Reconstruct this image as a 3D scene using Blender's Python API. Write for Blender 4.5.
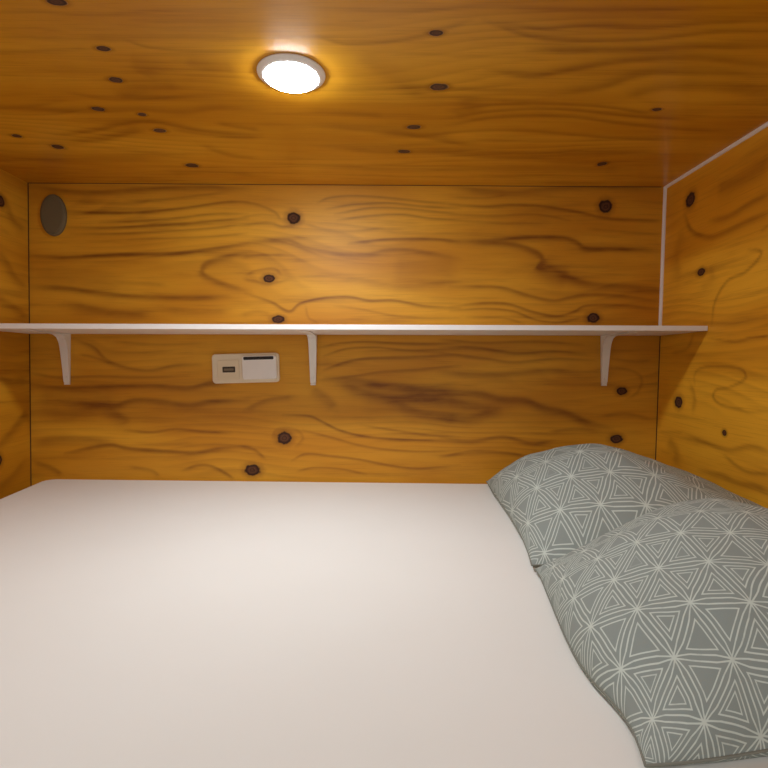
import bpy, bmesh, math, random
import numpy as np
from mathutils import Vector, Matrix, noise as mnoise

for o in list(bpy.data.objects):
    bpy.data.objects.remove(o)
S = bpy.context.scene
C = S.collection

# ---------------------------------------------------------------- camera, world, exposure
cam_data = bpy.data.cameras.new('camera')
cam = bpy.data.objects.new('camera', cam_data)
C.objects.link(cam)
cam_data.sensor_width = 36.0
cam_data.lens = 36.0 * 507.31 / 768.0
cam_data.clip_start = 0.01
R = Vector((0.9999443, -0.0102355, 0.0025742))
U = Vector((-0.0021944, 0.0369531, 0.9993146))
F = Vector((0.0103236, 0.9992646, -0.0369286))
cam.matrix_world = Matrix(((R.x, U.x, -F.x, 0.09489), (R.y, U.y, -F.y, -1.61512),
                           (R.z, U.z, -F.z, 0.54076), (0, 0, 0, 1)))
S.camera = cam

LAMP_STRENGTH = 298.0
LAMP_COLOR = (0.86, 0.93, 1.0)
ROOM_COLOR = (0.92, 0.96, 1.0)
ROOM_STRENGTH = 0.42

world = bpy.data.worlds.new('room_light')
S.world = world
world.use_nodes = True
bg = world.node_tree.nodes['Background']
bg.inputs['Color'].default_value = (*ROOM_COLOR, 1)
bg.inputs['Strength'].default_value = ROOM_STRENGTH

# unseen area light added outside the open front to brighten the bed's near end
added_fill = bpy.data.lights.new('added_fill', 'AREA')
added_fill.shape = 'RECTANGLE'
added_fill.size, added_fill.size_y = 1.2, 0.6
added_fill.energy = 14.0
added_fill.color = (0.96, 0.97, 1.0)
fill_obj = bpy.data.objects.new('added_fill', added_fill)
C.objects.link(fill_obj)
fill_obj.location = (-0.25, -2.75, 1.65)
fill_obj.rotation_euler = (Vector((0.1, -0.75, 0.2)) - fill_obj.location).to_track_quat('-Z', 'Y').to_euler()

S.view_settings.view_transform = 'Standard'
S.view_settings.look = 'None'
S.view_settings.gamma = 1.0
S.view_settings.use_curve_mapping = False
S.view_settings.exposure = 0.0
S.cycles.max_bounces = 10
S.cycles.diffuse_bounces = 8

# ---------------------------------------------------------------- measures (metres; bunk floor = 0)
CEIL = 1.106
def x_right(z): return 1.0 + 0.0146 * (z - CEIL)      # the side panels lean a little
def x_left(z): return -1.0 + 0.0133 * (z - CEIL)
FRONT = -1.72
SHELF_Z, SHELF_T, SHELF_D = 0.6370, 0.0132, 0.236
LAMP_X, LAMP_Y = -0.076, -0.607

# dark latewood figure of each plywood sheet: (depth, half width mm, centre line in mm)
STROKES = {
 'back': [
  (0.6,6.2,[-1000,1097,-823,1079,-645,1089,-466,1096,-316,1093]),
  (0.3,4.4,[-868,1050,-690,1044,-619,1055]),
  (0.7,4.4,[-886,1019,-771,1016,-646,1018,-503,1034,-395,1050,-316,1053]),
  (0.4,4.4,[-699,1053,-601,1056,-502,1067,-377,1083]),
  (0.5,3.6,[-780,985,-646,992,-521,1003,-431,1014,-317,1015]),
  (0.6,4.4,[-896,970,-754,970,-629,976,-503,985,-396,995,-317,1002]),
  (0.5,3.6,[-870,950,-700,952,-557,960,-432,970,-317,984]),
  (0.4,3.6,[-692,933,-540,939,-414,946,-317,955]),
  (0.8,5.4,[-996,880,-898,876,-782,883,-666,888,-558,891,-468,901,-378,913,-317,922]),
  (0.6,7.2,[-311,895,-388,881,-451,859,-460,829,-424,807,-362,785,-312,773]),
  (0.3,5.4,[-739,801,-649,797,-577,793]),
  (0.7,6.3,[-999,787,-900,783,-811,770,-713,759,-605,754,-470,753,-380,758]),
  (0.6,9.0,[-892,733,-776,711,-696,703,-624,703]),
  (0.3,7.2,[-578,712,-470,708,-380,713]),
  (0.25,22.4,[-989,822,-828,814,-712,779]),
  (0.4,4.4,[-341,1053,-288,1044,-234,1022,-212,996]),
  (0.4,4.5,[-342,977,-288,986,-243,987,-207,976,-144,987]),
  (0.3,3.6,[-342,1004,-279,1013,-225,1009]),
  (0.5,3.6,[-99,1050,-63,1066,18,1073,126,1067,234,1056,349,1048]),
  (0.5,3.6,[-72,1032,18,1046,126,1051,234,1041,350,1036]),
  (0.5,3.6,[-45,1016,63,1035,162,1035,252,1027,350,1018]),
  (0.5,3.6,[-36,997,54,1010,162,1016,252,1005,350,999]),
  (0.3,4.5,[-144,987,-72,968,18,963,108,975]),
  (0.55,6.3,[-342,922,-270,931,-190,932,-136,911,-73,898,0,888,63,892,126,904,198,904,289,889,351,878]),
  (0.8,4.5,[0,925,108,937,198,940,289,938,350,932]),
  (0.4,5.4,[-343,879,-271,887,-199,887]),
  (0.4,4.5,[-325,825,-289,839,-235,844,-213,826]),
  (0.4,4.5,[-334,812,-298,806,-253,797,-190,810]),
  (0.3,7.2,[-46,813,18,813,90,800,163,790,253,796,351,804]),
  (0.28,28.8,[135,854,235,850,351,851]),
  (0.7,4.5,[-326,767,-245,740,-190,711,-154,736,-82,753,0,757,63,746,145,746,236,730,352,722]),
  (0.3,3.6,[-136,727,-127,691,-96,675]),
  (0.35,3.6,[-46,728,36,719,127,701,218,692,352,691]),
  (0.3,3.6,[163,742,254,738,352,738]),
  (0.3,6.3,[-344,699,-290,709,-245,700]),
  (0.5,7.1,[318,1105,408,1093,516,1087,616,1097,752,1106,861,1104,988,1101]),
  (0.6,4.5,[318,1048,426,1042,517,1048,617,1043,726,1026,826,1006,954,1002,990,1002]),
  (0.3,3.6,[318,1070,426,1069,498,1078]),
  (0.4,3.6,[318,1016,454,1013,590,1018,699,1001]),
  (0.3,3.6,[318,999,499,991,636,991]),
  (0.7,7.2,[319,934,428,932,518,924,591,901,612,879,603,852,638,840]),
  (0.7,6.3,[428,935,545,946,664,947,718,934,755,913,865,912,988,907]),
  (0.6,8.1,[638,848,711,816,775,799,867,794,991,786]),
  (0.45,19.8,[610,875,638,848,702,825]),
  (0.6,5.4,[320,790,393,792,484,788,575,762,648,748,703,758,758,767,868,763,992,745]),
  (0.6,4.5,[320,727,411,738,502,737,585,712,658,699,713,712,758,733,868,734,992,722]),
  (0.5,3.6,[320,714,430,722,521,714,594,687,668,679,731,692]),
  (0.3,3.6,[375,695,485,693,558,675]),
  (0.3,4.5,[754,974,863,966,987,957]),
  (0.5,5.4,[-868,622,-805,595,-770,559,-716,535,-635,523,-545,540,-472,542]),
  (0.4,4.5,[-851,573,-806,564,-743,541]),
  (0.3,4.5,[-742,614,-607,605,-453,610]),
  (0.45,4.5,[-1005,514,-915,500,-789,505,-654,501,-509,506]),
  (0.75,6.4,[-1015,477,-898,467,-762,472,-636,474,-509,469,-437,483,-382,479]),
  (0.65,7.3,[-989,423,-836,419,-745,411,-682,428,-600,424,-510,413,-437,424,-321,429]),
  (0.45,11.9,[-999,394,-881,387,-782,405,-719,370,-701,350]),
  (0.6,4.6,[-710,332,-629,327,-547,336,-456,328,-375,325]),
  (0.5,9.2,[-1010,291,-919,306,-838,303,-756,297]),
  (0.75,5.5,[-902,259,-820,277,-757,286,-702,275,-593,266,-493,262,-421,273,-322,282]),
  (0.5,6.4,[-1002,231,-948,213,-913,190]),
  (0.4,5.5,[-703,217,-631,204,-604,185]),
  (0.6,4.6,[-531,204,-485,220,-439,218,-394,195,-367,176]),
  (0.3,18.2,[-988,441,-871,446,-718,442]),
  (0.5,3.6,[-91,598,-28,611,63,616,200,609,353,612]),
  (0.5,3.6,[-82,570,-9,593,82,598,200,589,353,594]),
  (0.6,4.5,[-82,525,-19,548,45,562,127,566,237,569,353,576]),
  (0.5,4.6,[-91,493,18,507,109,521,200,526,292,535,354,540]),
  (0.6,8.2,[-73,498,18,493,91,482,164,473,237,464,354,456]),
  (0.6,9.2,[-28,484,45,457,127,439,237,439,355,425]),
  (0.5,9.2,[137,425,219,393,293,379,355,379]),
  (0.4,11.0,[-119,470,-73,438,-41,404]),
  (0.5,6.4,[-328,401,-255,431,-173,441]),
  (0.7,3.7,[-210,383,-128,379,-83,360,-28,333,55,313,165,304,256,302,356,300]),
  (0.5,3.7,[-147,333,-55,310,36,285,128,271,238,265,356,268]),
  (0.4,3.7,[36,351,164,331,256,319,355,314]),
  (0.6,3.7,[-183,236,-138,257,-55,250,36,239,128,221,220,211,356,221]),
  (0.5,3.7,[-165,202,-110,213,-28,209,55,193]),
  (0.5,4.6,[-347,282,-302,271,-266,241]),
  (0.3,4.6,[-247,305,-229,337,-174,337,-147,310,-174,276]),
  (0.35,27.5,[36,470,164,457,354,439]),
  (0.5,4.6,[289,624,426,613,582,618,747,609]),
  (0.5,4.6,[289,597,399,599,527,581,655,586,766,577]),
  (0.5,4.6,[290,580,436,563,528,552,656,563,784,559]),
  (0.5,7.3,[290,521,400,512,528,517,638,527,730,518]),
  (0.7,8.3,[290,457,409,453,483,435,566,430,621,407,686,394,760,362,844,337]),
  (0.5,11.0,[309,439,382,416,474,405]),
  (0.5,10.1,[291,379,374,368,438,389,493,407]),
  (0.45,5.5,[641,329,724,338,807,332]),
  (0.6,5.5,[291,308,393,299,494,313,586,292,660,300]),
  (0.5,4.6,[292,248,402,267,513,260,568,249]),
  (0.3,4.6,[730,518,858,534,933,509,924,459,888,435]),
  (0.3,5.5,[806,380,880,389,968,371]),
  (0.3,4.6,[839,564,913,555,964,559]),
 ],
 'ceil': [
  (0.3,3.7,[-550,-769,-460,-774,-355,-767,-230,-781,-97,-779]),
  (0.25,3.9,[-418,-716,-325,-716,-234,-712,-113,-709]),
  (0.4,4.2,[-349,-703,-311,-683,-223,-674,-120,-678]),
  (0.3,4.8,[-634,-660,-504,-672,-416,-679]),
  (0.3,17.5,[-378,-633,-347,-617,-370,-594]),
  (0.35,14.4,[-463,-517,-386,-545,-305,-559]),
  (0.3,13.0,[-271,-645,-228,-624,-178,-620]),
  (0.45,8.4,[-786,-466,-651,-458,-565,-450,-447,-461,-345,-453,-264,-471,-170,-465]),
  (0.25,6.0,[-565,-536,-477,-503,-365,-512,-274,-527,-157,-522]),
  (0.55,7.3,[-700,-332,-593,-359,-501,-397,-427,-403,-331,-361,-199,-340]),
  (0.5,10.3,[-698,-294,-603,-311,-528,-344,-465,-372]),
  (0.4,7.9,[-417,-372,-337,-345,-259,-328,-202,-329]),
  (0.3,9.4,[-365,-289,-308,-217,-233,-196]),
  (0.4,7.3,[-286,-400,-193,-365]),
  (0.25,21.4,[-993,-201,-838,-186,-670,-188,-478,-203]),
  (0.3,13.8,[-531,-74,-400,-105,-262,-70]),
  (0.2,4.2,[-583,-727,-499,-732,-436,-725]),
  (0.4,4.8,[-18,-720,41,-699,123,-709,192,-734,246,-764]),
  (0.5,5.0,[295,-757,367,-744,433,-752,542,-749,632,-762,762,-769]),
  (0.5,5.3,[265,-764,353,-725,438,-714,558,-719,666,-740,784,-742]),
  (0.6,7.6,[364,-688,460,-685,573,-690,671,-701,815,-703]),
  (0.55,8.0,[305,-625,389,-606,461,-627,548,-656,672,-667,865,-642]),
  (0.5,11.2,[456,-544,543,-567,593,-609,675,-626,891,-610]),
  (0.45,13.0,[609,-530,673,-569,780,-571,939,-535]),
  (0.5,5.2,[248,-468,346,-495,471,-501,604,-486,694,-462]),
  (0.5,5.4,[259,-436,365,-470,505,-477,675,-448,817,-434]),
  (0.5,6.3,[258,-399,359,-438,517,-446,665,-414,818,-388,935,-380]),
  (0.4,6.4,[179,-337,318,-371,459,-373,641,-344,824,-328]),
  (0.3,8.0,[-63,-463,40,-452,106,-439]),
  (0.4,9.7,[-59,-394,93,-367,208,-337,333,-289]),
  (0.4,12.1,[-73,-283,92,-250,248,-245,457,-218,681,-252,873,-244]),
  (0.25,16.3,[51,-675,116,-602,192,-516]),
  (0.3,13.3,[266,-518,300,-469,265,-442]),
  (0.3,13.6,[-107,-148,177,-122,479,-136,868,-134]),
  (0.35,4.0,[0,-787,140,-783,277,-795,464,-790,734,-804]),
 ],
 'right': [
  (0.6,5.9,[-106,992,-145,932,-226,894,-298,892,-362,897,-448,898]),
  (0.6,6.3,[-224,937,-307,929,-370,938,-446,941]),
  (0.5,12.4,[-246,1016,-326,1011,-443,1015]),
  (0.55,3.6,[-248,650,-258,713,-303,761,-367,773,-406,794,-416,813,-375,826]),
  (0.4,3.4,[-449,870,-412,861]),
  (0.3,15.0,[-91,805,-73,880,-101,945]),
  (0.2,9.3,[-229,814,-243,779,-193,761]),
  (0.5,3.1,[-239,616,-341,604,-401,611,-468,609]),
  (0.5,3.4,[-187,485,-186,522,-224,538,-295,540,-359,536,-384,523,-376,506,-330,488,-280,479,-268,459,-299,441,-363,435,-408,432,-475,440]),
  (0.35,6.4,[-167,491,-188,454,-180,410]),
  (0.5,5.5,[-152,344,-250,333,-336,328,-411,349,-479,345]),
  (0.5,4.4,[-321,310,-399,286,-481,297]),
  (0.4,12.3,[-64,318,-111,285,-102,244]),
  (0.3,4.2,[-2,330,-152,349]),
  (0.3,5.1,[-65,581,-142,592,-171,635]),
  (0.5,6.0,[-221,251,-309,257,-371,252,-426,257,-477,255]),
  (0.5,6.7,[-230,202,-324,208,-418,208,-480,191]),
 ],
 'left': [
  (0.4,9.0,[-220,1009,-112,1029,-65,973,-6,953]),
  (0.4,9.1,[-225,875,-117,858,-59,802,-2,780]),
  (0.4,8.9,[-195,745,-82,718,-6,686]),
  (0.5,9.2,[-211,276,-116,318,-52,364,-15,398]),
  (0.4,8.9,[-215,166,-108,191,-21,241]),
  (0.4,9.0,[-167,524,-90,488,-12,492]),
 ],
}
KNOTS = {
 'ceil': [(-409, -797, 16, 9), (-400, -680, 13, 8), (-429, -580, 14, 10), (-528, -464, 14, 10), (-442, -441, 10, 8), (-435, -362, 16, 11), (-803, -327, 12, 10), (-741, -265, 16, 13), (-437, -148, 18, 15), (191, -731, 13, 8), (216, -564, 19, 13), (177, -390, 18, 11), (160, -252, 17, 11), (707, -481, 11, 7), (719, -178, 13, 15)],
 'back': [(-174, 1002, 22, 20), (-252, 813, 20, 13), (-224, 685, 21, 13), (810, 1044, 22, 22), (777, 693, 21, 17), (874, 460, 18, 13), (859, 306, 21, 15), (-206, 308, 24, 21), (-308, 205, 26, 19)],
 'right': [(-132, 1023, 23, 22), (-195, 804, 18, 11), (-112, 433, 20, 19), (-317, 368, 9, 8)],
 'left': [(-116, 1013, 16, 17), (-138, 260, 16, 19)],
}

# ---------------------------------------------------------------- helpers
def lin(r, g, b):
    f = lambda c: (c / 255 / 12.92) if c / 255 <= 0.04045 else ((c / 255 + 0.055) / 1.055) ** 2.4
    return (f(r), f(g), f(b), 1.0)

def tag(o, label=None, cat=None, group=None, kind=None):
    if label: o['label'] = label
    if cat: o['category'] = cat
    if group: o['group'] = group
    if kind: o['kind'] = kind
    return o

def link(name, me, mat=None, parent=None, smooth=False):
    o = bpy.data.objects.new(name, me)
    C.objects.link(o)
    if mat: me.materials.append(mat)
    if parent: o.parent = parent
    if smooth:
        for p in me.polygons: p.use_smooth = True
    return o

def from_bm(name, bm, mat=None, parent=None, smooth=False):
    bmesh.ops.recalc_face_normals(bm, faces=bm.faces)
    me = bpy.data.meshes.new(name)
    bm.to_mesh(me); bm.free()
    return link(name, me, mat, parent, smooth)

def empty(name, loc):
    o = bpy.data.objects.new(name, None)
    o.empty_display_size = 0.05
    o.location = loc
    C.objects.link(o)
    return o

def add_box(bm, x0, x1, y0, y1, z0, z1, bevel=0, seg=2):
    vs = [bm.verts.new((x, y, z)) for x in (x0, x1) for y in (y0, y1) for z in (z0, z1)]
    idx = [(0, 1, 3, 2), (4, 6, 7, 5), (0, 4, 5, 1), (2, 3, 7, 6), (0, 2, 6, 4), (1, 5, 7, 3)]
    fs = [bm.faces.new([vs[i] for i in f]) for f in idx]
    if bevel:
        es = list({e for f in fs for e in f.edges})
        bmesh.ops.bevel(bm, geom=es, offset=bevel, segments=seg, profile=0.5, affect='EDGES')
    return vs

def add_prism(bm, pts, axis, a, b):
    """closed outline pts (2-D) extruded along axis from a to b"""
    def P(p, t):
        if axis == 'x': return (t, p[0], p[1])
        if axis == 'y': return (p[0], t, p[1])
        return (p[0], p[1], t)
    A = [bm.verts.new(P(p, a)) for p in pts]
    B = [bm.verts.new(P(p, b)) for p in pts]
    n = len(pts)
    caps = [bm.faces.new(A), bm.faces.new(B[::-1])]
    for i in range(n):
        bm.faces.new((A[i], B[i], B[(i + 1) % n], A[(i + 1) % n]))
    return caps

def rounded_rect(x0, x1, y0, y1, r, n=6):
    pts = []
    for cx, cy, a0 in ((x1 - r, y1 - r, 0), (x0 + r, y1 - r, 90), (x0 + r, y0 + r, 180), (x1 - r, y0 + r, 270)):
        for k in range(n + 1):
            a = math.radians(a0 + 90 * k / n)
            pts.append((cx + r * math.cos(a), cy + r * math.sin(a)))
    return pts

def add_plate(bm, pts, y_back, y_front, edge=0.0015):
    """outline pts (x, z) as a plate facing -y with a softened front edge"""
    cx = sum(p[0] for p in pts) / len(pts); cz = sum(p[1] for p in pts) / len(pts)
    ex = max(abs(p[0] - cx) for p in pts); ez = max(abs(p[1] - cz) for p in pts)
    rings = []
    for y, ins in ((y_back, 0), (y_front + edge, 0), (y_front + edge * 0.3, edge * 0.3), (y_front, edge)):
        kx, kz = (ex - ins) / ex, (ez - ins) / ez
        rings.append([bm.verts.new((cx + (p[0] - cx) * kx, y, cz + (p[1] - cz) * kz)) for p in pts])
    n = len(pts)
    for a, b in zip(rings, rings[1:]):
        for i in range(n):
            bm.faces.new((a[i], a[(i + 1) % n], b[(i + 1) % n], b[i]))
    bm.faces.new(rings[0][::-1]); bm.faces.new(rings[-1])

def add_lathe(bm, prof, cx, cy, cz, seg=64):
    rings = []
    for r, z in prof:
        if r < 1e-6: rings.append([bm.verts.new((cx, cy, cz + z))])
        else: rings.append([bm.verts.new((cx + r * math.cos(2 * math.pi * k / seg), cy + r * math.sin(2 * math.pi * k / seg), cz + z)) for k in range(seg)])
    for a, b in zip(rings, rings[1:]):
        for k in range(seg):
            k2 = (k + 1) % seg
            if len(a) == 1 and len(b) == 1: continue
            if len(a) == 1: bm.faces.new((a[0], b[k2], b[k]))
            elif len(b) == 1: bm.faces.new((a[k], a[k2], b[0]))
            else: bm.faces.new((a[k], a[k2], b[k2], b[k]))

# ---------------------------------------------------------------- node helper
class NT:
    def __init__(self, name):
        self.mat = bpy.data.materials.new(name)
        self.mat.use_nodes = True
        self.t = self.mat.node_tree
        self.t.nodes.clear()
        self.out = self.t.nodes.new('ShaderNodeOutputMaterial')
    def n(self, kind, **kw):
        nd = self.t.nodes.new('ShaderNode' + kind)
        for k, v in kw.items(): setattr(nd, k, v)
        return nd
    def put(self, sock, v):
        if isinstance(v, bpy.types.NodeSocket): self.t.links.new(v, sock)
        else: sock.default_value = v
    def m(self, op, a, b=None, c=None, clamp=False):
        nd = self.n('Math', operation=op, use_clamp=clamp)
        self.put(nd.inputs[0], a)
        if b is not None: self.put(nd.inputs[1], b)
        if c is not None: self.put(nd.inputs[2], c)
        return nd.outputs[0]
    def vec(self, x, y, z=0.0):
        nd = self.n('CombineXYZ')
        for i, v in enumerate((x, y, z)): self.put(nd.inputs[i], v)
        return nd.outputs[0]
    def noise(self, v, scale=1.0, detail=2.0, rough=0.5):
        nd = self.n('TexNoise')
        self.put(nd.inputs['Vector'], v)
        nd.inputs['Scale'].default_value = scale
        nd.inputs['Detail'].default_value = detail
        nd.inputs['Roughness'].default_value = rough
        return nd.outputs['Fac']
    def mix(self, f, a, b):
        nd = self.n('Mix', data_type='RGBA')
        self.put(nd.inputs[0], f); self.put(nd.inputs[6], a); self.put(nd.inputs[7], b)
        return nd.outputs[2]
    def step(self, v, lo, hi, a=0.0, b=1.0):
        nd = self.n('MapRange', interpolation_type='SMOOTHSTEP')
        self.put(nd.inputs[0], v)
        nd.inputs[1].default_value = lo; nd.inputs[2].default_value = hi
        nd.inputs[3].default_value = a; nd.inputs[4].default_value = b
        return nd.outputs[0]
    def finish(self, **kw):
        p = self.n('BsdfPrincipled')
        for k, v in kw.items(): self.put(p.inputs[k.replace('_', ' ')], v)
        self.t.links.new(p.outputs[0], self.out.inputs[0])
        return self.mat

def plain(name, col, rough=0.5, **kw):
    """plain finish with a faint procedural unevenness"""
    t = NT(name)
    tc = t.n('TexCoord').outputs['Object']
    f = t.noise(tc, 35.0, 3.0)
    c2 = tuple(c * 0.93 for c in col[:3]) + (1,)
    return t.finish(Base_Color=t.mix(f, col, c2), Roughness=rough, **kw)

# ---------------------------------------------------------------- plywood
def wood_material(name, knots, seed, rough=0.5, spec=0.25, tone=1.0):
    t = NT(name)
    at = t.n('Attribute', attribute_name='panel_uv')
    sp = t.n('SeparateXYZ'); t.t.links.new(at.outputs['Vector'], sp.inputs[0])
    s, v = sp.outputs[0], sp.outputs[1]
    grain = t.n('Attribute', attribute_name='grain').outputs['Fac']
    # broad tone drift and rotary-cut growth bands
    broad = t.noise(t.vec(t.m('MULTIPLY', s, 1.3), t.m('MULTIPLY', v, 5.5), seed), 1.0, 3.0)
    warp = t.noise(t.vec(t.m('MULTIPLY', s, 1.1), t.m('MULTIPLY', v, 3.2), seed + 9.0), 1.0, 1.5)
    phase = t.m('ADD', t.m('MULTIPLY', v, 30.0), t.m('MULTIPLY', warp, 13.0))
    ring = t.m('FRACT', phase)
    ring = t.m('MULTIPLY', t.m('POWER', ring, 1.6), t.step(ring, 1.0, 0.72))
    amp = t.step(t.noise(t.vec(t.m('MULTIPLY', s, 1.8), t.m('MULTIPLY', v, 5.0), seed + 3.0), 1.0, 1.0), 0.40, 0.7, 0.06, 0.40)
    ring = t.m('MULTIPLY', ring, amp)
    fibre = t.noise(t.vec(t.m('MULTIPLY', s, 9.0), t.m('MULTIPLY', v, 330.0), seed), 1.0, 3.0, 0.6)
    fleck = t.noise(t.vec(t.m('MULTIPLY', s, 18.0), t.m('MULTIPLY', v, 70.0), seed + 5.0), 1.0, 2.0)
    k = lambda c: tuple(x * tone for x in c[:3]) + (1,)
    col = t.mix(t.step(broad, 0.3, 0.7), k(WOOD_LIGHT), k(WOOD_MID))
    streak = t.noise(t.vec(t.m('MULTIPLY', s, 2.2), t.m('MULTIPLY', v, 30.0), seed + 7.0), 1.0, 4.0, 0.6)
    late = t.m('ADD', t.m('ADD', grain, ring), t.step(streak, 0.48, 0.8, 0.0, 0.45), clamp=True)
    late = t.m('MULTIPLY', late, t.m('ADD', 0.72, t.m('MULTIPLY', fleck, 0.55)), clamp=True)
    col = t.mix(t.m('MULTIPLY', late, 0.84), col, k(WOOD_DARK))
    col = t.mix(t.step(fibre, 0.5, 0.8, 0.0, 0.24), col, k(WOOD_DARK))
    # knots
    wob = t.m('MULTIPLY', t.m('SUBTRACT', t.noise(t.vec(s, v, seed), 70.0, 2.0), 0.5), 0.55)
    D = None
    for cx, cy, rx, ry in knots:
        dx = t.m('MULTIPLY', t.m('SUBTRACT', s, cx / 1000), 1000 / rx)
        dy = t.m('MULTIPLY', t.m('SUBTRACT', v, cy / 1000), 1000 / ry)
        d = t.m('SQRT', t.m('ADD', t.m('MULTIPLY', dx, dx), t.m('MULTIPLY', dy, dy)))
        D = d if D is None else t.m('MINIMUM', D, d)
    D = t.m('ADD', t.m('MULTIPLY', D, 1.08), wob)
    halo = t.step(D, 2.1, 0.9, 0.0, 0.45)
    col = t.mix(halo, col, k(WOOD_DARK))
    inner = t.mix(t.m('MULTIPLY', t.m('FRACT', t.m('MULTIPLY', D, 2.6)), 0.8), KNOT_MID, KNOT_DARK)
    inner = t.mix(t.step(D, 0.62, 0.85), inner, KNOT_DARK)
    col = t.mix(t.step(D, 1.16, 0.86), col, inner)
    hgt = t.m('ADD', t.m('MULTIPLY', fibre, 0.6), t.m('MULTIPLY', late, -0.2))
    bump = t.n('Bump'); bump.inputs['Strength'].default_value = 0.16; bump.inputs['Distance'].default_value = 0.002
    t.t.links.new(hgt, bump.inputs['Height'])
    rgh = t.m('ADD', rough, t.step(D, 1.16, 0.86, 0.0, 0.4))
    return t.finish(Base_Color=col, Roughness=rgh, Normal=bump.outputs[0], Specular_IOR_Level=spec)

WOOD_LIGHT = lin(220, 160, 40)
WOOD_MID = lin(193, 127, 20)
WOOD_DARK = lin(106, 52, 5)
KNOT_MID = lin(100, 62, 36)
KNOT_DARK = lin(48, 24, 14)

def spline(pts, n=6):
    """Catmull-Rom through the traced points"""
    P = np.array(pts, float).reshape(-1, 2)
    Q = np.vstack([2 * P[0] - P[1], P, 2 * P[-1] - P[-2]])
    out = []
    for i in range(1, len(Q) - 2):
        p0, p1, p2, p3 = Q[i - 1:i + 3]
        for k in range(n):
            u = k / n
            out.append(0.5 * (2 * p1 + (p2 - p0) * u + (2 * p0 - 5 * p1 + 4 * p2 - p3) * u * u + (3 * p1 - p0 - 3 * p2 + p3) * u ** 3))
    out.append(P[-1])
    return np.array(out)

def grain_field(s, v, strokes):
    keep = np.ones(len(s))
    for st, w, pts in strokes:
        w = w * (1.1 + 0.5 * min(1.0, max(0.0, (w - 4.5) / 4.0)))
        L = spline(pts)
        lo = L.min(0) - 4 * w; hi = L.max(0) + 4 * w
        m = np.where((s > lo[0]) & (s < hi[0]) & (v > lo[1]) & (v < hi[1]))[0]
        if not len(m): continue
        px, py = s[m], v[m]
        best = np.full(len(m), 1e9); side = np.zeros(len(m)); tt = np.zeros(len(m))
        nseg = len(L) - 1
        for i in range(nseg):
            a, b = L[i], L[i + 1]; d = b - a; ll = max((d ** 2).sum(), 1e-9)
            u = np.clip(((px - a[0]) * d[0] + (py - a[1]) * d[1]) / ll, 0, 1)
            ex, ey = px - a[0] - u * d[0], py - a[1] - u * d[1]
            q = ex * ex + ey * ey
            c = q < best
            best[c] = q[c]; tt[c] = (i + u[c]) / nseg
            side[c] = (np.sign(d[0]) or 1) * (d[0] * ey - d[1] * ex)[c]
        dist = np.sqrt(best)
        ww = np.where(side > 0, 0.75, 1.35) * w                # one flank crisp, the other fading
        taper = np.clip(np.minimum(tt, 1 - tt) / 0.14, 0.0, 1)
        val = st * np.exp(-(dist / ww) ** 2) * (0.25 + 0.75 * taper)
        keep[m] *= 1 - np.clip(val, 0, 0.95)
    return 1 - keep

def plywood(name, pos, s0, s1, v0, v1, step, normal, strokes, mat):
    ns = max(2, int((s1 - s0) / step) + 1); nv = max(2, int((v1 - v0) / step) + 1)
    ss = np.linspace(s0, s1, ns); vv = np.linspace(v0, v1, nv)
    Sg, Vg = np.meshgrid(ss, vv); sf, vf = Sg.ravel(), Vg.ravel()
    co = np.stack(pos(sf, vf), 1)
    N = np.array(normal, float)
    # outline ring for the board's back and edges
    ring = [j for j in range(ns)] + [i * ns + ns - 1 for i in range(1, nv)] + \
           [(nv - 1) * ns + j for j in range(ns - 2, -1, -1)] + [i * ns for i in range(nv - 2, 0, -1)]
    n0 = len(co)
    back = co[ring] - N * 0.018
    allco = np.vstack([co, back])
    faces = []
    i, j = np.meshgrid(np.arange(nv - 1), np.arange(ns - 1), indexing='ij')
    a = (i * ns + j).ravel()
    quads = np.stack([a, a + 1, a + ns + 1, a + ns], 1).tolist()
    k = len(ring)
    quads += [[ring[q], n0 + q, n0 + (q + 1) % k, ring[(q + 1) % k]] for q in range(k)]
    quads.append([n0 + q for q in range(k)][::-1])
    me = bpy.data.meshes.new(name)
    me.from_pydata(allco.tolist(), [], quads)
    bm = bmesh.new(); bm.from_mesh(me); bmesh.ops.recalc_face_normals(bm, faces=bm.faces); bm.to_mesh(me); bm.free()
    g = np.concatenate([grain_field(sf * 1000, vf * 1000, strokes), np.zeros(k)])
    me.attributes.new('grain', 'FLOAT', 'POINT').data.foreach_set('value', g.astype(np.float32))
    uv = np.zeros((len(allco), 3), np.float32)
    uv[:n0, 0] = sf; uv[:n0, 1] = vf; uv[n0:] = uv[ring]
    me.attributes.new('panel_uv', 'FLOAT_VECTOR', 'POINT').data.foreach_set('vector', uv.ravel())
    return link(name, me, mat)

w_back = wood_material('pine_plywood_back', KNOTS['back'], 1.0, 0.50, 0.35, 1.02)
w_ceil = wood_material('pine_plywood_ceiling', KNOTS['ceil'], 4.2, 0.25, 0.5, 0.95)
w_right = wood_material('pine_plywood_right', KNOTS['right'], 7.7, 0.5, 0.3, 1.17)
w_left = wood_material('pine_plywood_left', KNOTS['left'], 11.3, 0.5, 0.25, 0.92)

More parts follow.
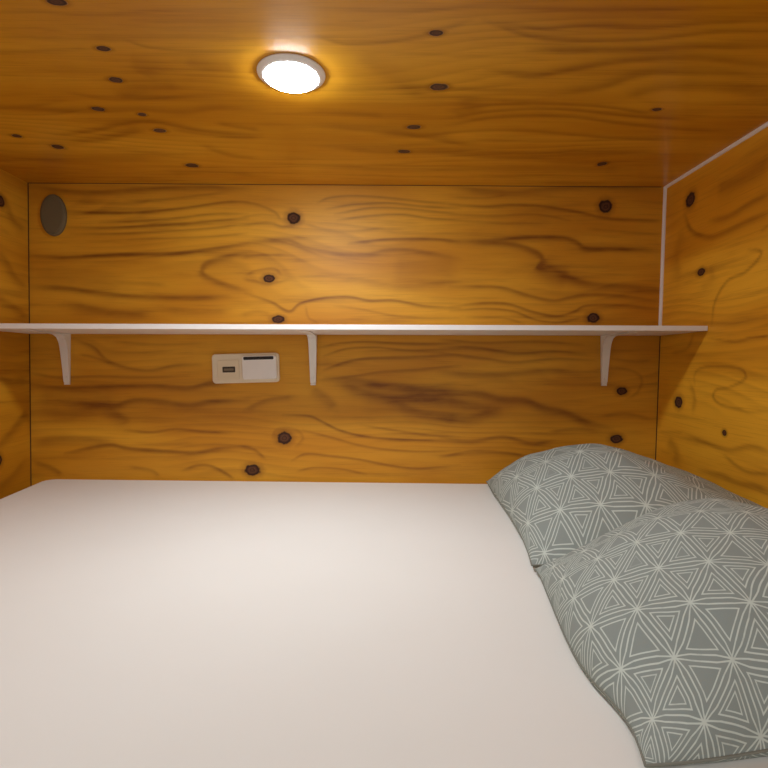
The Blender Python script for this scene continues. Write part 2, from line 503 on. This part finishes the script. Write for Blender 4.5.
o = plywood('wall_back', lambda s, v: (s, s * 0, v), -1.018, 0.998, 0.0, CEIL, 0.003, (0, -1, 0), STROKES['back'], w_back)
tag(o, 'knotty varnished pine plywood back wall behind the white shelf', 'wall', kind='structure')
o = plywood('ceiling', lambda s, v: (s, v, s * 0 + CEIL), -1.02, 1.02, FRONT, 0.018, 0.005, (0, 0, -1), STROKES['ceil'], w_ceil)
tag(o, 'low pine plywood ceiling with small dark knots and the round lamp', 'ceiling', kind='structure')
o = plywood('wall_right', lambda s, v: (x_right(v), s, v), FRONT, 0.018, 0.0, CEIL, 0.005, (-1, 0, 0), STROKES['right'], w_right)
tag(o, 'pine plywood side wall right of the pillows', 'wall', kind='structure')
o = plywood('wall_left', lambda s, v: (x_left(v), s, v), FRONT, 0.018, 0.0, CEIL, 0.005, (1, 0, 0), STROKES['left'], w_left)
tag(o, 'pine plywood side wall at the left edge, opposite the pillows', 'wall', kind='structure')

deck = plain('bunk_deck_ply', lin(150, 110, 62), 0.6)
bm = bmesh.new(); add_box(bm, -1.035, 1.02, FRONT, 0.018, -0.018, 0.0)
tag(from_bm('floor', bm, deck), 'plywood bunk deck under the mattress', 'floor', kind='structure')

# ---------------------------------------------------------------- trims and joints
white_trim = plain('white_trim', lin(232, 222, 214), 0.45)
joint = plain('dark_joint', lin(66, 32, 12), 0.8)
def quarter(n=5, r=0.0072):
    return [(0, 0)] + [(-r * math.cos(a), -r * math.sin(a)) for a in [k * math.pi / 2 / n for k in range(n + 1)]]
# along the top of the right wall
bm = bmesh.new()
add_prism(bm, [(x_right(CEIL) + p[0], CEIL + p[1]) for p in quarter()], 'y', FRONT, -0.0005)
tag(from_bm('trim_1', bm, white_trim), 'white trim strip where the right wall meets the ceiling', 'trim', kind='structure')
# down the corner to the shelf
bm = bmesh.new()
zt, zb = CEIL - 0.002, SHELF_Z + SHELF_T
A = [bm.verts.new((x_right(zt) + p[0], p[1], zt)) for p in quarter()]
B = [bm.verts.new((x_right(zb) + p[0], p[1], zb)) for p in quarter()]
bm.faces.new(A); bm.faces.new(B[::-1])
for i in range(len(A)): bm.faces.new((A[i], B[i], B[(i + 1) % len(A)], A[(i + 1) % len(A)]))
tag(from_bm('trim_2', bm, white_trim), 'upright white trim strip in the right back corner above the shelf', 'trim', kind='structure')
def joint_strip(name, xa, xb, z0, z1, w, label):
    bm = bmesh.new()
    vs = []
    for z, x in ((z0, xa), (z1, xb)):
        vs.append([bm.verts.new(p) for p in ((x - w / 2, 0.001, z), (x - w / 2, -0.0022, z), (x + w / 2, -0.0022, z), (x + w / 2, 0.001, z))])
    bm.faces.new(vs[0]); bm.faces.new(vs[1][::-1])
    for i in range(4): bm.faces.new((vs[0][i], vs[1][i], vs[1][(i + 1) % 4], vs[0][(i + 1) % 4]))
    tag(from_bm(name, bm, joint), label, 'trim', kind='structure')
joint_strip('trim_3', x_left(0), x_left(CEIL), 0.0, CEIL, 0.0035, 'thin dark joint in the left back corner')
joint_strip('trim_4', x_right(0), x_right(SHELF_Z), 0.0, SHELF_Z, 0.0035, 'thin dark joint in the right back corner under the shelf')
bm = bmesh.new(); add_box(bm, -1.0, 0.985, -0.0012, 0.001, CEIL - 0.0014, CEIL)
tag(from_bm('trim_5', bm, joint), 'thin dark joint between the back wall and the ceiling', 'trim', kind='structure')

# ---------------------------------------------------------------- mattress
def sheet_material():
    t = NT('white_sheet')
    tc = t.n('TexCoord').outputs['Object']
    f = t.noise(tc, 3.0, 3.0)
    weave = t.noise(tc, 420.0, 1.0)
    soft = t.noise(tc, 9.0, 3.0)
    b = t.n('Bump'); b.inputs['Strength'].default_value = 0.12; b.inputs['Distance'].default_value = 0.004
    t.t.links.new(t.m('ADD', t.m('MULTIPLY', weave, 0.08), soft), b.inputs['Height'])
    return t.finish(Base_Color=t.mix(f, lin(226, 223, 215), lin(220, 216, 207)), Roughness=0.85, Normal=b.outputs[0], Specular_IOR_Level=0.2)
sheet = sheet_material()
MX0, MX1, MY0, MY1 = -0.968, 0.975, -1.42, -0.004
def bed_z(x): return 0.1720 - 0.0110 * x
def build_mattress():
    bm = bmesh.new()
    out = rounded_rect(MX0, MX1, MY0, MY1, 0.035, 8)
    out = [p for p in out]
    k = next(i for i in range(len(out)) if out[i][0] < 0 and out[i + 1][1] < -1.0)
    out[k + 1:k + 1] = [(MX0, -0.26)]
    cx, cy = (MX0 + MX1) / 2, (MY0 + MY1) / 2
    r = 0.030
    rings = []
    levels = [(0.0, 0.012), (0.012, 0.0)]
    for k in range(0, 9):
        a = math.pi / 2 * k / 8
        levels.append((None, r * (1 - math.cos(a)), r * (1 - math.sin(a))))
    for lv in levels:
        ins = lv[1]
        kx = ((MX1 - MX0) / 2 - ins) / ((MX1 - MX0) / 2); ky = ((MY1 - MY0) / 2 - ins) / ((MY1 - MY0) / 2)
        rg = []
        for p in out:
            x, y = cx + (p[0] - cx) * kx, cy + (p[1] - cy) * ky
            if p[0] < cx: x += 0.034 * min(1.0, max(0.0, -y / 0.26))
            z = lv[0] if lv[0] is not None else bed_z(x) - lv[2]
            rg.append(bm.verts.new((x, y, z)))
        rings.append(rg)
    n = len(out)
    for a, b in zip(rings, rings[1:]):
        for i in range(n): bm.faces.new((a[i], a[(i + 1) % n], b[(i + 1) % n], b[i]))
    bm.faces.new(rings[0][::-1]); bm.faces.new(rings[-1])
    return from_bm('mattress', bm, sheet, smooth=True)
tag(build_mattress(), 'wide mattress in a smooth white fitted sheet filling the bunk floor', 'mattress')

# ---------------------------------------------------------------- shelf and brackets
white = plain('white_melamine', lin(238, 232, 226), 0.4)
white_metal = plain('white_enamel', lin(232, 226, 218), 0.38)
xl, xr = x_left(SHELF_Z) + 0.001, x_right(SHELF_Z) - 0.0012
sh = empty('shelf', ((xl + xr) / 2, 0, SHELF_Z))
tag(sh, 'long narrow white shelf spanning the back wall on three brackets', 'shelf')
def child_bm(name, bm, mat, parent, smooth=False):
    bmesh.ops.translate(bm, verts=bm.verts, vec=-parent.location)
    return from_bm(name, bm, mat, parent, smooth)
bm = bmesh.new(); add_box(bm, xl, xr, -SHELF_D + 0.002, -0.0025, SHELF_Z, SHELF_Z + SHELF_T, 0.0008, 1)
child_bm('board', bm, white, sh)
bm = bmesh.new(); add_box(bm, xl, xr, -SHELF_D, -SHELF_D + 0.0018, SHELF_Z - 0.0002, SHELF_Z + SHELF_T + 0.0004, 0.0006, 2)
child_bm('edge_band', bm, white, sh)
bm = bmesh.new(); add_box(bm, xr + 0.0001, xr + 0.0009, -SHELF_D + 0.001, -0.0025, SHELF_Z + 0.001, SHELF_Z + SHELF_T - 0.001)
child_bm('end_cap', bm, joint, sh)

def bracket_outline():
    top = -0.0003
    pts = [(-0.0008, -0.154), (-0.0095, -0.154)]
    for y, z in ((-0.0105, -0.146), (-0.0125, -0.120), (-0.0150, -0.092), (-0.0182, -0.066), (-0.0215, -0.043), (-0.0245, -0.029),
                 (-0.0285, -0.0180), (-0.034, -0.0108), (-0.042, -0.0066), (-0.054, -0.0046), (-0.100, -0.0038), (-0.150, -0.0032), (-0.176, -0.0028)):
        pts.append((y, z))
    pts += [(-0.180, -0.002), (-0.180, top), (-0.0008, top)]
    return pts
def make_bracket(x, label):
    e = empty('shelf_bracket', (x, 0, SHELF_Z - 0.154))
    bm = bmesh.new()
    caps = add_prism(bm, [(p[0], p[1] + 0.154) for p in bracket_outline()], 'x', -0.0128, 0.0128)
    for vert in bm.verts: vert.co.x *= 0.68 + 0.32 * max(0.0, min(1.0, vert.co.z / 0.135))
    es = list({ed for f in caps for ed in f.edges})
    bmesh.ops.bevel(bm, geom=es, offset=0.0022, segments=2, profile=0.5, affect='EDGES')
    from_bm('arm', bm, white_metal, e)
    bm = bmesh.new(); add_box(bm, -0.0082, 0.0082, -0.0098, -0.0008, -0.006, -0.0004, 0.0015, 2)
    from_bm('end_cap', bm, white_metal, e)
    for z in (0.018, ):
        bm = bmesh.new(); add_lathe(bm, [(0, 0), (0.0035, 0), (0.0035, 0.0012), (0.002, 0.002), (0, 0.002)], 0, 0, 0, 16)
        bmesh.ops.rotate(bm, verts=bm.verts, cent=(0, 0, 0), matrix=Matrix.Rotation(math.pi / 2, 3, 'X'))
        bmesh.ops.translate(bm, verts=bm.verts, vec=(0, -0.0115, z))
        from_bm('screw', bm, white_metal, e, True)
    return tag(e, label, 'bracket', 'white brackets under the shelf')
b0 = make_bracket(-0.888, 'white curved bracket under the shelf near the left wall')
def copy_thing(o, loc, label):
    c = o.copy(); C.objects.link(c); c.location = loc; c['label'] = label
    for ch in o.children:
        d = ch.copy(); d.parent = None; C.objects.link(d); d.parent = c
    return c
copy_thing(b0, (-0.113, 0, SHELF_Z - 0.154), 'white bracket under the middle of the shelf, just right of the wall socket')
copy_thing(b0, (0.813, 0, SHELF_Z - 0.154), 'white curved bracket under the shelf above the far pillow')

# ---------------------------------------------------------------- wall socket
socket_white = plain('socket_white', lin(230, 214, 186), 0.35)
socket_cream = plain('socket_cream', lin(228, 210, 178), 0.4)
port_dark = plain('port_dark', lin(60, 44, 26), 0.4)
slot_dark = plain('slot_dark', lin(26, 18, 14), 0.6)
port_grey = plain('port_tongue', lin(120, 104, 80), 0.4)
q = empty('wall_socket', (-0.325, 0, 0.5305))
q.rotation_euler = (0, math.radians(-1.6), 0)
tag(q, 'white double wall socket with small dark port and slotted cover under the shelf', 'socket')
def px(u, w): return ((u - 356) * 0.000407, (215 - w) * 0.000407)      # plate layout, metres from its centre
bm = bmesh.new(); add_plate(bm, rounded_rect(-0.1055, 0.1055, -0.0465, 0.0465, 0.012), -0.0005, -0.012, 0.003)
from_bm('plate', bm, socket_white, q)
(x0, z1), (x1, z0) = px(140, 150), px(308, 305)
bm = bmesh.new(); add_plate(bm, rounded_rect(x0, x1, z0, z1, 0.004, 3), -0.0118, -0.0146, 0.0012)
ins = from_bm('insert', bm, socket_cream, q)
(x0, z1), (x1, z0) = px(180, 200), px(278, 245)
bm = bmesh.new(); add_plate(bm, rounded_rect(x0, x1, z0, z1, 0.002, 3), -0.0144, -0.0152, 0.0004)
po = from_bm('port', bm, port_dark, ins)
(x0, z1), (x1, z0) = px(192, 214), px(266, 231)
bm = bmesh.new(); add_plate(bm, rounded_rect(x0, x1, z0, z1, 0.001, 2), -0.0150, -0.0158, 0.0003)
from_bm('port_tongue', bm, port_grey, ins)
(x0, z1), (x1, z0) = px(335, 122), px(600, 303)
bm = bmesh.new(); add_plate(bm, rounded_rect(x0, x1, z0, z1, 0.008, 5), -0.0118, -0.0215, 0.003)
cv = from_bm('cover', bm, white, q)
(x0, z1), (x1, z0) = px(348, 128), px(580, 152)
bm = bmesh.new(); add_plate(bm, rounded_rect(x0, x1, z0, z1, 0.003, 3), -0.0212, -0.0219, 0.0003)
from_bm('slot', bm, slot_dark, cv)

# ---------------------------------------------------------------- oval vent cover
vent_m = plain('vent_grey', lin(108, 96, 68), 0.7)
v = empty('vent_cover', (-0.920, 0, 1.0055))
tag(v, 'grey-brown oval cover high in the left corner of the back wall', 'vent cover')
def oval(a, b, n=48): return [(a * math.cos(2 * math.pi * k / n), b * math.sin(2 * math.pi * k / n)) for k in range(n)]
bm = bmesh.new(); add_plate(bm, oval(0.0395, 0.0640), -0.0005, -0.012, 0.005)
from_bm('disc', bm, vent_m, v, False)
bm = bmesh.new(); add_plate(bm, oval(0.033, 0.0565), -0.0118, -0.0135, 0.0015)
from_bm('face', bm, vent_m, v, False)

# ---------------------------------------------------------------- ceiling lamp
rim_m = plain('lamp_rim', lin(250, 248, 244), 0.35)
t = NT('lamp_diffuser')
em = t.n('Emission'); em.inputs['Color'].default_value = (*LAMP_COLOR, 1); em.inputs['Strength'].default_value = LAMP_STRENGTH
t.t.links.new(em.outputs[0], t.out.inputs[0])
lamp_m = t.mat
L = empty('ceiling_lamp', (LAMP_X, LAMP_Y, CEIL))
tag(L, 'round glowing white puck lamp on the plywood ceiling', 'lamp')
bm = bmesh.new()
add_lathe(bm, [(0.0, -0.0003), (0.0655, -0.0003), (0.0655, -0.0016), (0.0645, -0.0028), (0.0550, -0.0080), (0.0530, -0.0085), (0.0513, -0.0080), (0.0, -0.0078)], 0, 0, 0)
from_bm('rim', bm, rim_m, L, True)
bm = bmesh.new()
add_lathe(bm, [(0.0511, -0.0081), (0.0509, -0.0091), (0.0495, -0.0108), (0.0460, -0.0124), (0.0380, -0.0140), (0.024, -0.0152), (0.0, -0.0156)], 0, 0, 0)
from_bm('diffuser', bm, lamp_m, L, True)

# ---------------------------------------------------------------- pillows
def fabric_material():
    t = NT('pillow_fabric')
    at = t.n('Attribute', attribute_name='cloth_uv')
    sp = t.n('SeparateXYZ'); t.t.links.new(at.outputs['Vector'], sp.inputs[0])
    wob1 = t.m('MULTIPLY', t.m('SUBTRACT', t.noise(at.outputs['Vector'], 9.0, 2.0), 0.5), 0.010)
    wob2 = t.m('MULTIPLY', t.m('SUBTRACT', t.noise(t.vec(sp.outputs[1], sp.outputs[0], 3.0), 9.0, 2.0), 0.5), 0.010)
    a = t.m('ADD', sp.outputs[0], wob1); b = t.m('ADD', sp.outputs[1], wob2)
    side = TRI; h = side * math.sqrt(3) / 2
    ds, cell = [], []
    for ang in (0, 60, 120):
        nx, ny = -math.sin(math.radians(ang)), math.cos(math.radians(ang))
        pr = t.m('MULTIPLY', t.m('ADD', t.m('MULTIPLY', a, nx), t.m('MULTIPLY', b, ny)), 1 / h)
        fr = t.m('FRACT', pr)
        cell.append(t.m('FLOOR', pr))
        ds.append(t.m('MINIMUM', fr, t.m('SUBTRACT', 1.0, fr)))
    mn = t.m('MINIMUM', t.m('MINIMUM', ds[0], ds[1]), ds[2])
    mx = t.m('MAXIMUM', t.m('MAXIMUM', ds[0], ds[1]), ds[2])
    sm = t.m('ADD', t.m('ADD', ds[0], ds[1]), ds[2])
    mid = t.m('SUBTRACT', t.m('SUBTRACT', sm, mn), mx)
    outer_off = t.m('ADD', 0.016, t.m('MULTIPLY', t.m('MINIMUM', mid, 0.25), 0.17))
    def line(d, c, w):
        x = t.m('ABSOLUTE', t.m('SUBTRACT', d, c))
        return t.step(x, w * 1.25, w * 0.7)
    l1 = line(mn, outer_off, 0.016)
    l2 = line(mn, 0.155, 0.014)
    wn = t.n('TexWhiteNoise'); t.t.links.new(t.vec(cell[0], cell[1], cell[2]), wn.inputs['Vector'])
    l3 = t.m('MULTIPLY', line(mn, 0.235, 0.012), t.step(wn.outputs['Value'], 0.40, 0.45))
    star = t.step(mid, 0.06, 0.025)
    ln = t.m('MAXIMUM', t.m('MAXIMUM', l1, l2), t.m('MAXIMUM', l3, star))
    wear = t.noise(at.outputs['Vector'], 60.0, 3.0)
    ln = t.m('MULTIPLY', ln, t.step(wear, 0.25, 0.5, 0.7, 1.0))
    weave = t.noise(at.outputs['Vector'], 900.0, 1.0)
    base = t.mix(weave, FAB_BASE, tuple(c * 0.9 for c in FAB_BASE[:3]) + (1,))
    col = t.mix(ln, base, FAB_LINE)
    soft = t.noise(at.outputs['Vector'], 22.0, 3.0)
    bp = t.n('Bump'); bp.inputs['Strength'].default_value = 0.25; bp.inputs['Distance'].default_value = 0.004
    t.t.links.new(t.m('ADD', soft, t.m('MULTIPLY', weave, 0.1)), bp.inputs['Height'])
    return t.finish(Base_Color=col, Roughness=0.8, Normal=bp.outputs[0], Specular_IOR_Level=0.25)
TRI = 0.082
FAB_BASE = lin(138, 145, 138)
FAB_LINE = lin(190, 197, 186)
fabric = fabric_material()
seam_m = plain('pillow_seam', lin(124, 124, 112), 0.85)

def smooth(t): return t * t * (3 - 2 * t)
def interp(pts, t):
    for (a, va), (b, vb) in zip(pts, pts[1:]):
        if t <= b: return va + (vb - va) * (t - a) / (b - a)
    return pts[-1][1]

def make_pillow(left, right, front, back, H, seam_h, under, label, cloth, skew=1.0, puff=0.55, n=72, seed=0.0):
    """left/right give x at v (0 front, 1 back); front/back give y at u (0 left, 1 right)"""
    bm = bmesh.new()
    lay = bm.verts.layers.float_vector.new('cloth_uv')
    top, bot = {}, {}
    for j in range(n + 1):
        for i in range(n + 1):
            # denser towards the edges
            u = 0.5 - 0.5 * math.cos(math.pi * i / n); v = 0.5 - 0.5 * math.cos(math.pi * j / n)
            x = interp(left, v) * (1 - u) + interp(right, v) * u
            y = interp(front, u) * (1 - v) + interp(back, u) * v
            U, V = abs(2 * u - 1), abs(2 * v ** skew - 1)
            f = max(0.0, 1 - U ** 2.3) ** puff * max(0.0, 1 - V ** 2.3) ** puff
            wr = mnoise.noise((x * 7 + seed, y * 7, seed)) * 0.010 + mnoise.noise((x * 17 + seed, y * 17, 3 + seed)) * 0.0035
            f2 = min(1.0, f * 1.8)
            z0 = bed_z(x) + 0.0015
            zs = z0 + seam_h(u, v)
            base = max(z0, under(x, y))
            zs = max(zs, base + 0.004)
            zt = max(zs + H(u, v) * f + wr * f2, base + 0.006 if f > 0 else base + 0.004)
            zb = max(base, zs - 0.10 * f)
            edge = i in (0, n) or j in (0, n)
            top[i, j] = bm.verts.new((x, y, zs if edge else zt))
            bot[i, j] = top[i, j] if edge else bm.verts.new((x, y, zb))
    # the print is measured along the cloth, over the crown of the pillow
    c = n // 2
    def run(keys):
        out = [0.0]
        for k0, k1 in zip(keys, keys[1:]): out.append(out[-1] + (top[k1].co - top[k0].co).length)
        return out
    AU = run([(i, c) for i in range(n + 1)]); AV = run([(c, j) for j in range(n + 1)])
    for k, vt in top.items():
        a, b = AU[k[0]], AV[k[1]]
        m = cloth
        vt[lay] = (m[0] * a + m[1] * b + m[2], m[3] * a + m[4] * b + m[5], 0)
        if bot[k] is not vt: bot[k][lay] = vt[lay] + Vector((0.3, 0.1, 0))
    for j in range(n):
        for i in range(n):
            bm.faces.new((top[i, j], top[i + 1, j], top[i + 1, j + 1], top[i, j + 1]))
            q = [bot[i, j], bot[i, j + 1], bot[i + 1, j + 1], bot[i + 1, j]]
            if len(set(q)) == 4:
                try: bm.faces.new(q)
                except ValueError: pass
    rim = [(i, 0) for i in range(n)] + [(n, j) for j in range(n)] + [(i, n) for i in range(n, 0, -1)] + [(0, j) for j in range(n, 0, -1)]
    path = [top[k].co.copy() for k in rim]
    zg = [[top[i, j].co.z for i in range(n + 1)] for j in range(n + 1)]
    def surface(x, y):
        u = v = 0.5
        for _ in range(12):
            y0, y1 = interp(front, min(max(u, 0), 1)), interp(back, min(max(u, 0), 1)); v = (y - y0) / (y1 - y0)
            x0, x1 = interp(left, min(max(v, 0), 1)), interp(right, min(max(v, 0), 1)); u = (x - x0) / (x1 - x0)
        if v < -0.01: return -1.0
        u = min(max(u, 0), 1); v = min(max(v, 0), 1)
        fi = min(n * math.acos(1 - 2 * u) / math.pi, n - 1e-6); fj = min(n * math.acos(1 - 2 * v) / math.pi, n - 1e-6)
        i, j = int(fi), int(fj); a, b = fi - i, fj - j
        return (zg[j][i] * (1 - a) + zg[j][i + 1] * a) * (1 - b) + (zg[j + 1][i] * (1 - a) + zg[j + 1][i + 1] * a) * b + 0.009
    o = from_bm('pillow', bm, fabric, smooth=True)
    tag(o, label, 'pillow', 'patterned pillows along the right wall')
    # stitched seam round the edge
    bm = bmesh.new(); r = 0.0015; K = 6; rings = []
    m = len(path)
    for i, p in enumerate(path):
        d = (path[(i + 1) % m] - path[i - 1]).normalized()
        a = d.cross(Vector((0, 0, 1))).normalized(); b = a.cross(d)
        rings.append([bm.verts.new(p + (a * math.cos(2 * math.pi * k / K) + b * math.sin(2 * math.pi * k / K)) * r) for k in range(K)])
    for i in range(m):
        A, B = rings[i], rings[(i + 1) % m]
        for k in range(K): bm.faces.new((A[k], A[(k + 1) % K], B[(k + 1) % K], B[k]))
    from_bm('seam', bm, seam_m, o, True)
    return o, surface

flat = lambda x, y: -1.0
# how each case is cut from the printed cloth (linear map of lengths across and along the pillow)
FAR_PRINT = (0.9258, -0.139, -0.0949, 0.1436, 0.5197, -0.1034)
NEAR_PRINT = (1.1117, -0.5342, -0.0113, 0.3855, 0.9013, -0.2176)
def slope(u): return 1 - 0.42 * smooth(min(max((u - 0.42) / 0.5, 0), 1))    # flatter towards the wall
far, far_top = make_pillow(
    left=[(0, 0.373), (0.09, 0.384), (0.2, 0.395), (0.35, 0.405), (0.5, 0.413), (0.8, 0.422), (1, 0.432)], right=[(0, 0.972), (0.5, 0.978), (1, 0.970)],
    front=[(0, -0.712), (0.25, -0.704), (0.5, -0.712), (1, -0.720)], back=[(0, -0.045), (0.5, -0.030), (1, -0.040)],
    H=lambda u, v: 0.143 * slope(u), seam_h=lambda u, v: 0.010 + 0.028 * smooth(u), under=flat, puff=0.56,
    label='grey-green triangle-print pillow against the back wall, behind the nearer one', skew=1.3, cloth=FAR_PRINT, seed=2.0)
make_pillow(
    left=[(0, 0.338), (0.04, 0.343), (0.09, 0.348), (0.16, 0.350), (0.22, 0.347), (0.28, 0.342), (0.36, 0.341), (0.45, 0.344), (0.53, 0.348), (0.7, 0.359), (0.85, 0.369), (0.93, 0.374), (1, 0.375)], right=[(0, 0.970), (0.5, 0.977), (1, 0.972)],
    front=[(0, -1.170), (0.05, -1.167), (0.1, -1.163), (0.2, -1.153), (0.35, -1.147), (0.5, -1.147), (0.8, -1.157), (1, -1.170)], back=[(0, -0.722), (0.08, -0.718), (0.2, -0.702), (0.45, -0.676), (0.7, -0.668), (1, -0.676)],
    H=lambda u, v: 0.117 * slope(u), seam_h=lambda u, v: 0.008 + 0.024 * smooth(u) + 0.052 * smooth(min(u / 0.5, 1)) * slope(u) * v ** 1.6,
    under=far_top, puff=0.56,
    label='grey-green triangle-print pillow nearest the camera, overlapping the far pillow', skew=1.15, cloth=NEAR_PRINT, seed=8.0)
